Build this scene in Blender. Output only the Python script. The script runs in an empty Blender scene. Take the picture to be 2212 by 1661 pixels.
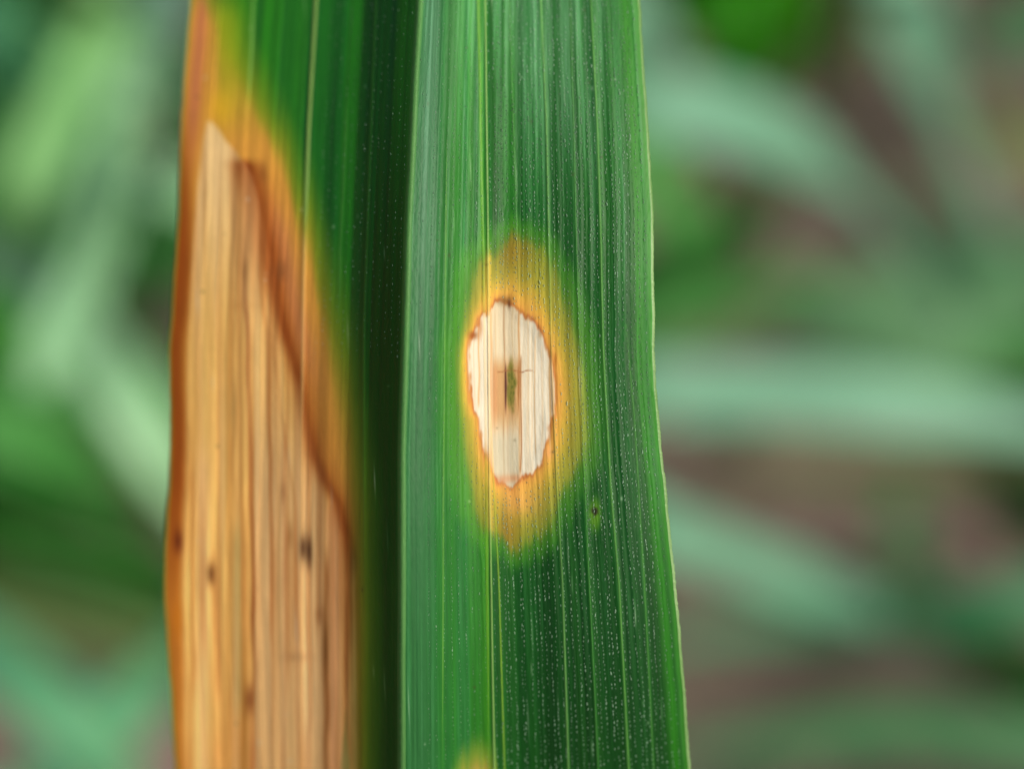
import bpy, math, random
import numpy as np
from mathutils import Vector
# ------------------------------------------------------------------ scene scale: 1 unit = 1 cm
sc = bpy.context.scene
sc.unit_settings.scale_length = 0.01
R = np.array([1.0, 0, 0])
PITCH = math.radians(50)
F = np.array([0, math.cos(PITCH), -math.sin(PITCH)])       # view direction
B = -F
U = np.array([0, math.sin(PITCH), math.cos(PITCH)])
FD = 5.5                                                    # cm from lens to the leaf
P0 = np.array([0, 0, (27.0 - FD) * math.sin(PITCH)])
CAM = P0 + B * FD
FW = 2.4                                                    # cm across the frame at the leaf
K = FW / 2212.0
# ------------------------------------------------------------------ camera
cam = bpy.data.cameras.new('camera'); co = bpy.data.objects.new('camera', cam)
sc.collection.objects.link(co); sc.camera = co
co.location = CAM
co.rotation_euler = (math.pi / 2 - PITCH, 0, 0)
cam.sensor_width = 36; cam.lens = 36 * FD / FW
cam.clip_start = 0.05; cam.clip_end = 5000
cam.dof.use_dof = True; cam.dof.focus_distance = FD
cam.dof.aperture_fstop = (cam.lens * 1e-3) / 0.25           # a 2.5 mm wide iris
cam.dof.aperture_blades = 0
# ------------------------------------------------------------------ sky and sun
SUN = np.array([0.55, -0.30, 0.78]); SUN /= np.linalg.norm(SUN)
elev = math.asin(SUN[2]); az = math.atan2(SUN[0], SUN[1])
w = bpy.data.worlds.new('World'); sc.world = w; w.use_nodes = True
nt = w.node_tree
sky = nt.nodes.new('ShaderNodeTexSky'); sky.sky_type = 'NISHITA'; sky.sun_disc = False
sky.sun_elevation = elev; sky.sun_rotation = az
sky.dust_density = 6.0; sky.air_density = .8; sky.ozone_density = .4
bg = nt.nodes['Background']; nt.links.new(sky.outputs[0], bg.inputs[0]); bg.inputs[1].default_value = 0.11
sl = bpy.data.lights.new('sun', 'SUN'); sl.energy = 1.5; sl.angle = math.radians(25); sl.color = (1, .96, .9)
so = bpy.data.objects.new('sun', sl); sc.collection.objects.link(so)
so.rotation_euler = Vector(tuple(SUN)).to_track_quat('Z', 'Y').to_euler()
sc.view_settings.view_transform = 'Standard'; sc.view_settings.look = 'None'
sc.view_settings.exposure = 0.45; sc.view_settings.gamma = 1
sc.cycles.use_denoising = True
# ------------------------------------------------------------------ helpers
def lin(c):
    c = np.asarray(c, float) / 255.0
    return np.where(c <= 0.04045, c / 12.92, ((c + 0.055) / 1.055) ** 2.4)
def at(px, py, D):
    """point that lies at distance D (along the optical axis), px/py counted in a 2212 x 1661 frame"""
    px, py, D = np.broadcast_arrays(np.asarray(px, float), np.asarray(py, float), np.asarray(D, float))
    u = (px - 1106) * K * D / FD; v = (830.5 - py) * K * D / FD
    return CAM + u[..., None] * R + v[..., None] * U - D[..., None] * B
def ground_at(px, py, z=0.0):
    d = at(px, py, 1.0) - CAM
    t = (z - CAM[2]) / d[2]
    return CAM + d * t
def link(o, parent=None):
    sc.collection.objects.link(o)
    if parent is not None: o.parent = parent
    return o
def tag(o, **k):
    for a, b in k.items(): o[a] = b
    return o
def empty(name, loc=(0, 0, 0)):
    o = bpy.data.objects.new(name, None); o.location = loc; o.empty_display_size = .2
    return link(o)
def h2(i, j, s):
    n = (i.astype(np.int64) * 374761393 + j.astype(np.int64) * 668265263 + s * 2147483647 + 1013904223) & 0xffffffff
    n = ((n ^ (n >> 13)) * 1274126177) & 0xffffffff
    n = ((n ^ (n >> 16)) * 2246822519) & 0xffffffff
    return ((n ^ (n >> 15)) & 0xffffff) / float(0xffffff)
def noise(x, y, s=0):
    x, y = np.broadcast_arrays(np.asarray(x, float), np.asarray(y, float))
    i = np.floor(x); j = np.floor(y); fx = x - i; fy = y - j
    fx = fx * fx * (3 - 2 * fx); fy = fy * fy * (3 - 2 * fy)
    a = h2(i, j, s); b = h2(i + 1, j, s); c = h2(i, j + 1, s); d = h2(i + 1, j + 1, s)
    return (a * (1 - fx) + b * fx) * (1 - fy) + (c * (1 - fx) + d * fx) * fy
def sst(a, b, x):
    t = np.clip((x - a) / (b - a), 0, 1); return t * t * (3 - 2 * t)
def bump(x, c, s): return np.exp(-((x - c) / s) ** 2)
def pl(Y, pts):
    ys, xs = zip(*pts); return np.interp(Y, ys, xs)
def sdf(X, Y, poly):
    """signed distance to a closed outline, negative inside"""
    P = np.array(poly, float); Q = np.roll(P, -1, 0)
    d = np.full(X.shape, 1e9); ins = np.zeros(X.shape, bool)
    for (x0, y0), (x1, y1) in zip(P, Q):
        ex, ey = x1 - x0, y1 - y0
        t = np.clip(((X - x0) * ex + (Y - y0) * ey) / (ex * ex + ey * ey + 1e-9), 0, 1)
        d = np.minimum(d, (X - x0 - t * ex) ** 2 + (Y - y0 - t * ey) ** 2)
        c = (Y >= min(y0, y1)) & (Y < max(y0, y1))
        xi = x0 + (Y - y0) * ex / (ey if ey else 1e-9)
        ins ^= c & (X < xi)
    d = np.sqrt(d)
    return np.where(ins, -d, d)
def mixc(a, b, m): return a + (b - a) * m[..., None]
def mesh_grid(name, V, faces, mats, col=None, nrm=None, parent=None):
    me = bpy.data.meshes.new(name)
    used = np.unique(faces); rm = np.full(len(V), -1); rm[used] = np.arange(len(used))
    f = rm[faces]; v = V[used]
    me.vertices.add(len(v)); me.vertices.foreach_set('co', v.astype(np.float32).ravel())
    me.loops.add(f.size); me.loops.foreach_set('vertex_index', f.astype(np.int32).ravel())
    me.polygons.add(len(f)); me.polygons.foreach_set('loop_start', np.arange(0, f.size, f.shape[1], dtype=np.int32))
    me.polygons.foreach_set('use_smooth', np.ones(len(f), bool))
    me.update(calc_edges=True)
    if col is not None:
        a = me.color_attributes.new('Col', 'FLOAT_COLOR', 'POINT'); a.data.foreach_set('color', col[used].astype(np.float32).ravel())
    if nrm is not None: me.normals_split_custom_set_from_vertices(nrm[used].astype(np.float32))
    me.materials.append(mats)
    return link(bpy.data.objects.new(name, me), parent)
def grid_faces(nr, nc, closed=False):
    i = np.arange(nr - 1)[:, None]; j = np.arange(nc if closed else nc - 1)[None, :]
    j1 = (j + 1) % nc
    return np.stack([i * nc + j, i * nc + j1, (i + 1) * nc + j1, (i + 1) * nc + j], -1).reshape(-1, 4)
# ------------------------------------------------------------------ materials
def mat_tissue(name):
    m = bpy.data.materials.new(name); m.use_nodes = True; t = m.node_tree; n = t.nodes; L = t.links
    n.clear()
    out = n.new('ShaderNodeOutputMaterial'); p = n.new('ShaderNodeBsdfPrincipled'); tr = n.new('ShaderNodeBsdfTranslucent')
    mx = n.new('ShaderNodeMixShader'); a = n.new('ShaderNodeAttribute'); a.attribute_name = 'Col'
    co_ = n.new('ShaderNodeTexCoord'); mp = n.new('ShaderNodeMapping'); mp.inputs['Scale'].default_value = (90, 12, 12)
    nz = n.new('ShaderNodeTexNoise'); nz.inputs['Scale'].default_value = 1.0; nz.inputs['Detail'].default_value = 4
    L.new(co_.outputs['Object'], mp.inputs[0]); L.new(mp.outputs[0], nz.inputs[0])
    mr = n.new('ShaderNodeMapRange'); mr.inputs[3].default_value = .84; mr.inputs[4].default_value = 1.16
    L.new(nz.outputs[0], mr.inputs[0])
    ml = n.new('ShaderNodeVectorMath'); ml.operation = 'SCALE'
    L.new(a.outputs['Color'], ml.inputs[0]); L.new(mr.outputs[0], ml.inputs['Scale'])
    L.new(ml.outputs[0], p.inputs['Base Color'])
    # dry tissue (alpha 0) is matt and passes more light than the green, waxy tissue (alpha 1)
    r = n.new('ShaderNodeMapRange'); r.inputs[3].default_value = .7; r.inputs[4].default_value = .42
    L.new(a.outputs['Alpha'], r.inputs[0]); L.new(r.outputs[0], p.inputs['Roughness'])
    s = n.new('ShaderNodeMapRange'); s.inputs[3].default_value = .12; s.inputs[4].default_value = .2
    L.new(a.outputs['Alpha'], s.inputs[0]); L.new(s.outputs[0], p.inputs['Specular IOR Level'])
    nb = n.new('ShaderNodeTexNoise'); nb.inputs['Scale'].default_value = 1; nb.inputs['Detail'].default_value = 3
    mp2 = n.new('ShaderNodeMapping'); mp2.inputs['Scale'].default_value = (160, 45, 45)
    L.new(co_.outputs['Object'], mp2.inputs[0]); L.new(mp2.outputs[0], nb.inputs[0])
    bp = n.new('ShaderNodeBump'); bp.inputs['Strength'].default_value = .5; bp.inputs['Distance'].default_value = .003
    L.new(nb.outputs[0], bp.inputs['Height']); L.new(bp.outputs[0], p.inputs['Normal'])
    L.new(ml.outputs[0], tr.inputs[0])
    mx.inputs[0].default_value = .18
    L.new(p.outputs[0], mx.inputs[1]); L.new(tr.outputs[0], mx.inputs[2]); L.new(mx.outputs[0], out.inputs[0])
    return m
def mat_leaf(name, c1, c2, rough=.45, trans=.25, scale=.6, spec=.5):
    """plain blade colour mottled between two tones"""
    m = bpy.data.materials.new(name); m.use_nodes = True; t = m.node_tree; n = t.nodes; L = t.links
    n.clear()
    out = n.new('ShaderNodeOutputMaterial'); p = n.new('ShaderNodeBsdfPrincipled'); tr = n.new('ShaderNodeBsdfTranslucent')
    mx = n.new('ShaderNodeMixShader'); co_ = n.new('ShaderNodeTexCoord'); nz = n.new('ShaderNodeTexNoise')
    nz.inputs['Scale'].default_value = scale; nz.inputs['Detail'].default_value = 5
    L.new(co_.outputs['Object'], nz.inputs[0])
    cr = n.new('ShaderNodeValToRGB'); cr.color_ramp.elements[0].position = .35; cr.color_ramp.elements[1].position = .65
    cr.color_ramp.elements[0].color = (*lin(c1), 1); cr.color_ramp.elements[1].color = (*lin(c2), 1)
    L.new(nz.outputs[0], cr.inputs[0]); L.new(cr.outputs[0], p.inputs['Base Color']); L.new(cr.outputs[0], tr.inputs[0])
    p.inputs['Roughness'].default_value = rough; p.inputs['Specular IOR Level'].default_value = spec
    mx.inputs[0].default_value = trans
    L.new(p.outputs[0], mx.inputs[1]); L.new(tr.outputs[0], mx.inputs[2]); L.new(mx.outputs[0], out.inputs[0])
    return m
TISSUE = mat_tissue('leaf_tissue')
MARGIN = mat_leaf('margin_hyaline', (120, 168, 88), (168, 204, 138), .35, .4, 3)
# ================================================================== THE DISEASED LEAF
LE = [(-200, 428), (0, 412), (267, 392), (492, 384), (738, 367), (984, 369), (1100, 362), (1228, 355), (1310, 356), (1473, 368), (1661, 379), (1900, 392)]
MI = [(-200, 914), (0, 906), (267, 892), (492, 882), (984, 868), (1661, 868), (1900, 870)]
RE = [(-200, 1362), (0, 1377), (267, 1396), (492, 1406), (740, 1409), (850, 1413), (950, 1422), (1038, 1431), (1263, 1455), (1488, 1474), (1661, 1486), (1900, 1502)]
V1 = [(-200, 1044), (0, 1048), (500, 1054), (1038, 1057), (1661, 1068), (1900, 1072)]
V1B = [(850, 1058), (1038, 1066), (1263, 1078), (1661, 1090), (1900, 1096)]
V2 = [(-200, 1160), (0, 1168), (267, 1180), (492, 1185), (800, 1192), (1038, 1202), (1263, 1215), (1661, 1228), (1900, 1236)]
V3 = [(-200, 1262), (0, 1276), (267, 1290), (492, 1297), (750, 1303), (1038, 1318), (1263, 1337), (1661, 1358), (1900, 1370)]
V4 = [(-200, 1094), (0, 1100), (492, 1116), (700, 1124)]
V5 = [(700, 1352), (900, 1370), (1263, 1392), (1661, 1412), (1900, 1424)]
V6 = [(-200, 1222), (0, 1232), (492, 1244), (1038, 1262), (1661, 1292), (1900, 1302)]
VG = [(-200, 1028), (0, 1033), (492, 1043), (900, 1049), (1661, 1056)]
L1 = [(-200, 690), (0, 682), (267, 667), (492, 659), (670, 655), (1000, 650)]
L2 = [(-200, 552), (0, 546), (120, 542), (260, 533)]
L3 = [(200, 750), (433, 740), (550, 734), (700, 732)]
L4 = [(-200, 822), (0, 812), (300, 800), (700, 786), (984, 786), (1300, 788)]
L5 = [(300, 965), (1038, 958), (1661, 956)]
def smooth_pl(Y, pts):
    """polyline eased so the edges stay curved"""
    k = np.array([-40, -20, 0, 20, 40]); ww = np.array([1, 2, 3, 2, 1]) / 9
    v = sum(wi * pl(np.asarray(Y) + ki, pts) for wi, ki in zip(ww, k))
    if pts is RE or pts is LE: v = v + (noise(np.asarray(Y) / 75, 2.5, 6) - .5) * 4.5 + (noise(np.asarray(Y) / 22, 4.5, 7) - .5) * 1.6
    return v
def W0(Y):
    w_ = -0.15 * (np.clip(700 - Y, 0, None) / 700) ** 2
    w_ += -0.15 * (np.clip(Y - 1000, 0, None) / 661) ** 2
    return w_
def prof(X, Y):
    """height of the upper face over the focal plane, cm"""
    mid = smooth_pl(Y, MI); le = smooth_pl(Y, LE); re = smooth_pl(Y, RE); v1 = smooth_pl(Y, V1)
    dl = np.clip(mid - X, 0, None) * K; dr = np.clip(X - mid, 0, None) * K
    left = -(1.75 * dl - .95 * np.maximum(dl - .13, 0) - .25 * np.maximum(dl - .2, 0))
    right = -.085 * sst(0, .20, dr)
    t = (X - v1) * K
    right = right - .014 * sst(0, .04, t) + .018 * sst(.04, .22, t) - .035 * sst(.30, .46, t)
    z = .075 + np.where(X < mid, left, right)
    # lengthwise ribs between the veins
    q = np.where(X < mid, (X - mid) / (mid - le), (X - mid) / (re - mid))
    rib = (noise(q * 34, Y / 2600, 3) - .5) * .0026 + (noise(q * 80, Y / 1400, 4) - .5) * .0022
    rib += (noise(q * 190, Y / 500, 5) - .5) * .0009
    for V, a, s in ((V1, .004, 5), (V2, .0024, 5), (V3, .0024, 5), (V6, .002, 5), (L1, .003, 7), (L4, .003, 8)):
        rib += a * bump(X, pl(Y, V), s)
    # dead tissue is shrunken and sinks between its veins
    rib += -.006 * sst(8, -30, sdf_pale(X, Y)) if np.ndim(X) else 0
    z += rib
    z += .010 * (noise(Y / 300, 3.3, 8) - .5) + .006 * (noise(X / 170, Y / 260, 9) - .5)
    return z
def P2(zx, zy): return (928.9 + .329 * zx, 546.4 + .329 * zy)
PALE_L = [(320, 432), (345, 412), (400, 375), (430, 335), (480, 318), (565, 262), (650, 252), (750, 252), (850, 258), (950, 268), (1030, 288), (1080, 325), (1200, 342), (1300, 362), (1400, 402), (1460, 432), (1500, 460), (1530, 500)]
PALE_R = [(1535, 545), (1500, 590), (1460, 640), (1440, 670), (1380, 725), (1300, 748), (1220, 785), (1090, 800), (1060, 818), (950, 826), (850, 826), (750, 812), (680, 795), (620, 772), (560, 752), (520, 722), (470, 690), (420, 640), (370, 590), (345, 520), (318, 490)]
PALE = [P2(x, y) for y, x in PALE_L] + [P2(x, y) for y, x in PALE_R]
HALO = [(1085, 505), (1062, 530), (1022, 560), (1005, 600), (995, 650), (988, 700), (983, 750), (980, 820), (980, 900), (984, 950), (990, 1000), (1000, 1050), (1015, 1100), (1040, 1150), (1075, 1180), (1105, 1196),
        (1130, 1196), (1160, 1182), (1195, 1150), (1215, 1100), (1245, 1050), (1270, 1000), (1280, 950), (1281, 900), (1278, 820), (1268, 750), (1256, 700), (1243, 650), (1226, 600), (1200, 560), (1180, 530), (1140, 505), (1110, 498)]
def sdf_pale(X, Y):
    out = np.full(X.shape, 200.0)
    m = (X > 900) & (X < 1360) & (Y > 430) & (Y < 1270)
    if m.any(): out[m] = sdf(X[m], Y[m], PALE)
    return out
# rows: in view the leaf follows the photograph; above it runs out to its tip, below it bends down to the soil
NR = 640
py_in = np.linspace(-160, 1820, NR)
rows_py = list(py_in); rows_nom = list(py_in); rows_D = list(FD - W0(py_in)); rows_sh = [1.0] * NR
def to_row(V, Wd):
    D = FD - Wd; return 830.5 - V * FD / (K * D), D
V_t = (830.5 + 160) * K * rows_D[0] / FD; W_t = FD - rows_D[0]
up = []
n_up = 46
for i in range(1, n_up + 1):
    t = i / n_up; V = V_t + 5.2 * t; Wd = W_t - (.60 * 5.2 * t + .5 * t * t)
    p, D = to_row(V, Wd)
    up.append((p, -160 - 5.2 * t / K, D, FD / D * (1 + .0 * t) * max(1 - t ** 2.2, .012) * rows_D[0] / FD))
V_b = (830.5 - 1820) * K * rows_D[-1] / FD; W_b = FD - rows_D[-1]
dn = []
n_dn = 90
path = [np.array([V_b, W_b])]; d = np.array([-1.0, -.40]); d /= np.linalg.norm(d); tgt = np.array([-math.cos(PITCH), -math.sin(PITCH)])
hz = (P0 + V_b * U + W_b * B)[2]
L_tot = hz * 1.06; st = L_tot / n_dn
for i in range(n_dn):
    d = d + (tgt - d) * .07; d /= np.linalg.norm(d)
    path.append(path[-1] + d * st)
    V, Wd = path[-1]; p, D = to_row(V, Wd); t = (i + 1) / n_dn
    dn.append((p, 1820 + (i + 1) * st / K, D, FD / D * (1 - .55 * t) * rows_D[-1] / FD))
rows_py = np.array([r[0] for r in up[::-1]] + rows_py + [r[0] for r in dn])
rows_nom = np.array([r[1] for r in up[::-1]] + rows_nom + [r[1] for r in dn])
rows_D = np.array([r[2] for r in up[::-1]] + rows_D + [r[2] for r in dn])
rows_sh = np.array([r[3] for r in up[::-1]] + rows_sh + [r[3] for r in dn])
CX = 900.0
CXE = (CX - 1106)
def surf(X, irow_py, nom, D, sh, lift=0.0, flat=None):
    Yc = np.clip(nom, -200, 1900)
    z = prof(X, np.broadcast_to(Yc, X.shape).copy()) + lift
    z = z * sh
    # about the leaf's own centre line the blade narrows with sh; the line itself keeps its place in space
    s0 = np.where(sh == 1.0, 1.0, FD / D * (rows_D[n_up] if True else 1) / FD)
    px = 1106 + CXE * s0 + (X - CX) * sh
    return at(px, irow_py + 0 * X, D - z)
NC = 760
tt = np.linspace(0, 1, NC)
le = smooth_pl(np.clip(rows_nom, -200, 1900), LE); re = smooth_pl(np.clip(rows_nom, -200, 1900), RE)
XF = le[:, None] + (re - le)[:, None] * tt[None, :]
c = lambda a: a[:, None]
front = surf(XF, c(rows_py), c(rows_nom), c(rows_D), c(rows_sh))
NBK = 12
tb = np.linspace(1, 0, NBK)
XBk = le[:, None] + (re - le)[:, None] * (tb * .994 + .003)[None, :]
back = surf(XBk, c(rows_py), c(rows_nom), c(rows_D), c(rows_sh), lift=-.02)
NRT = len(rows_py)
# ---- colour of the tissue
Y = np.broadcast_to(rows_nom[:, None], XF.shape).copy(); X = XF.copy()
Yc = np.clip(Y, -200, 1900)
mid = smooth_pl(Yc, MI); lec = smooth_pl(Yc, LE); rec = smooth_pl(Yc, RE)
qL = (X - lec) / (mid - lec); qR = (X - mid) / (rec - mid)
isL = X < mid
q = np.where(isL, qL - 1, qR)
S1 = noise(q * 26, Y / 1500, 11); S2 = noise(q * 70, Y / 700, 12); S3 = noise(q * 170, Y / 260, 13); S4 = noise(X / 60, Y / 90, 14)
S5 = noise(q * 300, Y / 60, 15)
fine = (S1 - .5) * .5 + (S2 - .5) * .45 + (S3 - .5) * .35 + (S5 - .5) * .18
C = np.zeros(X.shape + (3,))
G = lambda r, g, b: np.array([r, g, b], float)
# right half
g_dark = G(22, 88, 42); g_mid = G(46, 122, 62); g_lite = G(64, 142, 52)
base = np.empty_like(C); base[:] = G(24, 90, 32)
base = mixc(base, np.broadcast_to(G(40, 112, 66), C.shape), sst(.3, .8, noise(q * 22, Y / 2200, 21)) * .5)
base = mixc(base, np.broadcast_to(G(48, 128, 28), C.shape), sst(.55, .9, noise(q * 30, Y / 1800, 22)) * .5)
base = mixc(base, np.broadcast_to(G(22, 80, 28), C.shape), sst(.45, .85, noise(q * 24, Y / 1700, 23)) * .5)
# strip beside the midrib, its blue-grey sky sheen mixed into the colour
v1 = smooth_pl(Yc, V1)
strip = sst(0, 6, X - mid) * sst(4, -4, X - v1)
f = np.clip((X - mid) / (v1 - mid), 0, 1)
stripc = np.empty_like(C); stripc[:] = G(44, 106, 62)
stripc = mixc(stripc, np.broadcast_to(G(88, 118, 120), C.shape), bump(f, .20, .17) * (.35 + .65 * sst(1500, 100, Y)) * .8)
stripc = mixc(stripc, np.broadcast_to(G(50, 120, 40), C.shape), sst(.3, .75, noise(f * 14, Y / 1900, 24)) * sst(.3, .6, f) * .8)
stripc = mixc(stripc, np.broadcast_to(G(98, 166, 40), C.shape), bump(f, .93, .05) * .5)
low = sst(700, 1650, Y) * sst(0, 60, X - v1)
base = mixc(base, np.broadcast_to(G(14, 62, 20), C.shape), low * .6)  # shade of the down-tilted lower end, put into the colour
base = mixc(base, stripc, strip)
sheen = (sst(620, 0, Y) * sst(0, 40, X - v1) + .55 * sst(420, 0, Y) * sst(.3, .5, f) * (X < v1) * (X > mid)) * (.35 + .65 * sst(.25, .8, noise(q * 60, Y / 420, 25))) * (.75 + .5 * S5)  # sky sheen on the upper right half, painted as a pale blue tint
base = mixc(base, np.broadcast_to(G(140, 178, 168), C.shape), np.clip(sheen * 1.15, 0, 1) * .8)
base = mixc(base, np.broadcast_to(G(20, 66, 14), C.shape), bump(X, v1 + 14, 9) * .6)
base = mixc(base, np.broadcast_to(G(62, 140, 30), C.shape), bump(X, rec - 26, 14) * .7)
base = mixc(base, np.broadcast_to(G(92, 158, 70), C.shape), sst(14, 4, rec - X) * .8)
for V, wd, a in ((V2, 3.5, .6), (V3, 3.5, .6), (V4, 3, .5), (V5, 3, .45), (V6, 3, .5)):
    base = mixc(base, np.broadcast_to(G(96, 158, 82), C.shape), bump(X, pl(Yc, V), wd) * a * ((Yc > V[0][0]) & (Yc < V[-1][0])))
# left half
lf = np.empty_like(C); lf[:] = G(44, 116, 44)
lf = mixc(lf, np.broadcast_to(G(78, 150, 34), C.shape), sst(.62, .3, qL) * .7)
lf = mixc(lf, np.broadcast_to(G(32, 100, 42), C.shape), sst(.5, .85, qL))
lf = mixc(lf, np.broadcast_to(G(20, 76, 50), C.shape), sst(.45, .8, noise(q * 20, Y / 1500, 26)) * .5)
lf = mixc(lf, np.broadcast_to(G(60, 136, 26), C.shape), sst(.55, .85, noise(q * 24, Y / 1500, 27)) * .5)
lf = mixc(lf, np.broadcast_to(G(2, 70, 2), C.shape), sst(.76, .92, qL) * sst(50, 700, Y) * .9)  # deeper green by the midrib, partly the shade of the fold painted in
lf = mixc(lf, np.broadcast_to(G(88, 140, 90), C.shape), sst(.965, 1.0, qL) * .8)
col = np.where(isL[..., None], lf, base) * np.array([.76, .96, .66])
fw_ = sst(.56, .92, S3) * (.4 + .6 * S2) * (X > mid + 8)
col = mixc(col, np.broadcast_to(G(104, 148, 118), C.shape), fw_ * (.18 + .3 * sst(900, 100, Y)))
col = col * (1 - .10 * (sst(.35, .6, qR) * (X > mid)))[..., None]
col = col * (1 + fine[..., None] * .32)
alpha = np.ones(X.shape) - .5 * isL * sst(.70, .86, qL)
# ---- yellow and orange halo, pale centre of the oval lesion
dP = sdf_pale(X, Y); dH = np.full(X.shape, 300.0)
m = (X > 900) & (X < 1360) & (Y > 430) & (Y < 1270); dH[m] = sdf(X[m], Y[m], HALO)
vert = sst(.25, .95, np.abs(Y - 845) / np.hypot((Y - 845), 2.0 * (X - 1118) + 1e-6))
jag = (noise(X / 13, Y / 900, 31) - .5) * 22 * vert + (noise(X / 5, Y / 300, 35) - .5) * 12 * (.3 + vert) + (noise(X / 40, Y / 70, 32) - .5) * 12
dPj = dP + (noise(X / 9, Y / 900, 33) - .5) * (4 + 6 * vert) + (noise(X / 4, Y / 200, 36) - .5) * 4 + (noise(X / 3, Y / 14, 34) - .5) * 4; dHj = dH + jag
fr = np.where(dHj < 0, np.clip(dPj, 0, None) / (np.clip(dPj, 0, None) - dHj + 1e-6), 1.5)
stops = [(0.0, (186, 120, 52)), (.07, (210, 152, 66)), (.20, (208, 162, 64)), (.34, (186, 158, 56)), (.50, (156, 148, 48)), (.75, (130, 138, 44)), (1.0, (88, 126, 36))]
hc = np.stack([np.interp(fr, [s[0] for s in stops], [s[1][k] for s in stops]) for k in range(3)], -1)
top_br = bump(Y, 1150, 60) * bump(X, 1095, 26) + .9 * bump(Y, 540, 45) * bump(X, 1105, 45)
hc = mixc(hc, np.broadcast_to(G(150, 108, 26), C.shape), np.clip(top_br, 0, 1) * .6)
hc = mixc(hc, np.broadcast_to(G(226, 158, 92), C.shape), bump(Y, 1085, 34) * bump(X, 1125, 45) * .5)
hc = mixc(hc, np.broadcast_to(G(226, 182, 84), C.shape), bump(X, v1 + 1, 5) * .7)
hc = hc * (1 + fine[..., None] * .26)
hm = sst(18, -24, dHj)
col = mixc(col, hc, hm)
outer = sst(46, 0, dHj) * (1 - hm)
col = mixc(col, np.broadcast_to(G(84, 150, 30), C.shape), outer * .55)
zx = (X - 928.9) / .329; zy = (Y - 546.4) / .329      # coordinates of the close study
pc = np.empty_like(C); pc[:] = G(218, 212, 186)
streak = noise(zx / 14, zy / 900, 41); streak2 = noise(zx / 30, zy / 1200, 42)
pc = mixc(pc, np.broadcast_to(G(222, 192, 142), C.shape), sst(.5, .95, streak) * .55)
pc = mixc(pc, np.broadcast_to(G(234, 228, 202), C.shape), sst(.55, .9, streak2) * .6)
core = sst(402, 412, zx) * sst(592, 582, zx)
pc = mixc(pc, np.broadcast_to(G(204, 190, 154), C.shape), core * .85)
for x_, a_, w_, y0, y1, cc in ((400, .75, 9, 380, 1420, (206, 158, 104)), (485, .6, 5, 330, 1500, (150, 104, 60)), (510, .5, 5, 1050, 1500, (150, 110, 80)), (584, .8, 5, 350, 1440, (176, 122, 64)), (597, .8, 5, 690, 1440, (150, 92, 44)),
                               (690, .65, 4, 560, 1320, (206, 160, 100)), (668, .4, 4, 480, 1300, (214, 180, 126)), (735, .4, 5, 620, 1280, (218, 184, 130)), (788, .8, 7, 640, 1240, (214, 164, 98)), (320, .8, 6, 480, 1000, (206, 160, 104)), (290, .35, 5, 560, 1000, (200, 160, 110)),
                               (428, .4, 4, 380, 1440, (196, 160, 110)), (540, .4, 4, 330, 1500, (190, 160, 110)), (630, .35, 4, 440, 1440, (220, 192, 140))):
    wob = (noise(zy / 160, x_, 43) - .5) * 8
    pc = mixc(pc, np.broadcast_to(G(*cc), C.shape), a_ * bump(zx, x_ + wob, w_) * sst(y0 - 40, y0 + 30, zy) * sst(y1 + 40, y1 - 30, zy))
pc = mixc(pc, np.broadcast_to(G(188, 146, 92), C.shape), sst(402, 420, zx) * sst(592, 575, zx) * sst(640, 790, zy) * sst(1230, 1010, zy) * .9)
pc = mixc(pc, np.broadcast_to(G(186, 182, 154), C.shape), core * sst(1130, 1260, zy) * .6)
pc = mixc(pc, np.broadcast_to(G(196, 128, 92), C.shape), bump(zx, 425, 22) * sst(640, 820, zy) * sst(1250, 980, zy) * .3)
ol = sst(1.15, .55, np.sqrt(((zx - 533 - (noise(zy / 50, 3, 48) - .5) * 20) / 34) ** 2 + ((zy - 885 + (noise(zx / 12, 3, 49) - .5) * 90) / 185) ** 2)) * sst(498, 510, zx)
pc = mixc(pc, np.broadcast_to(G(118, 116, 46), C.shape), ol * .9)
pc = mixc(pc, np.broadcast_to(G(86, 96, 36), C.shape), ol * sst(.5, .8, noise(zx / 7, zy / 20, 44)) * .6)
pc = mixc(pc, np.broadcast_to(G(70, 34, 26), C.shape), bump(zx, 496, 6) * sst(690, 800, zy) * sst(1090, 960, zy) * .95)
pc = mixc(pc, np.broadcast_to(G(140, 84, 36), C.shape), bump(zx, 582, 7) * sst(660, 800, zy) * sst(1100, 900, zy) * .7)
crack = bump(zy, 776 + 8 * np.sin(zx / 22) + (noise(zx / 20, .5, 46) - .5) * 16, 4.5) * sst(435, 450, zx) * sst(700, 640, zx)
pc = mixc(pc, np.broadcast_to(G(150, 96, 58), C.shape), crack * .75)
pc = pc * (1 + fine[..., None] * .10)
pm = sst(4.0, -3.0, dPj)
col = mixc(col, pc, pm)
rim = bump(dPj, 1.5, 4.0) * (dP < 30)
col = mixc(col, np.broadcast_to(G(178, 104, 50), C.shape), rim * (.3 + .6 * sst(.3, .9, noise(X / 16, Y / 40, 47))))
for (cx_, cy_, sx_, sy_, cc, a_) in ((488, 312, 46, 30, (120, 84, 36), .75), (520, 330, 10, 34, (70, 40, 20), .7), (283, 540, 30, 28, (140, 74, 28), .85), (330, 490, 16, 60, (176, 104, 48), .5),
                                     (822, 700, 14, 44, (168, 104, 36), .7), (470, 1490, 50, 30, (190, 120, 76), .5), (560, 1480, 60, 26, (200, 132, 80), .6), (780, 1310, 30, 50, (226, 158, 100), .6), (500, 880, 8, 60, (60, 30, 30), .5), (655, 430, 30, 14, (170, 130, 80), .5), (725, 535, 18, 24, (190, 140, 80), .5)):
    col = mixc(col, np.broadcast_to(G(*cc), C.shape), a_ * np.exp(-((zx - cx_) / sx_) ** 2 - ((zy - cy_) / sy_) ** 2))
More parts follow.
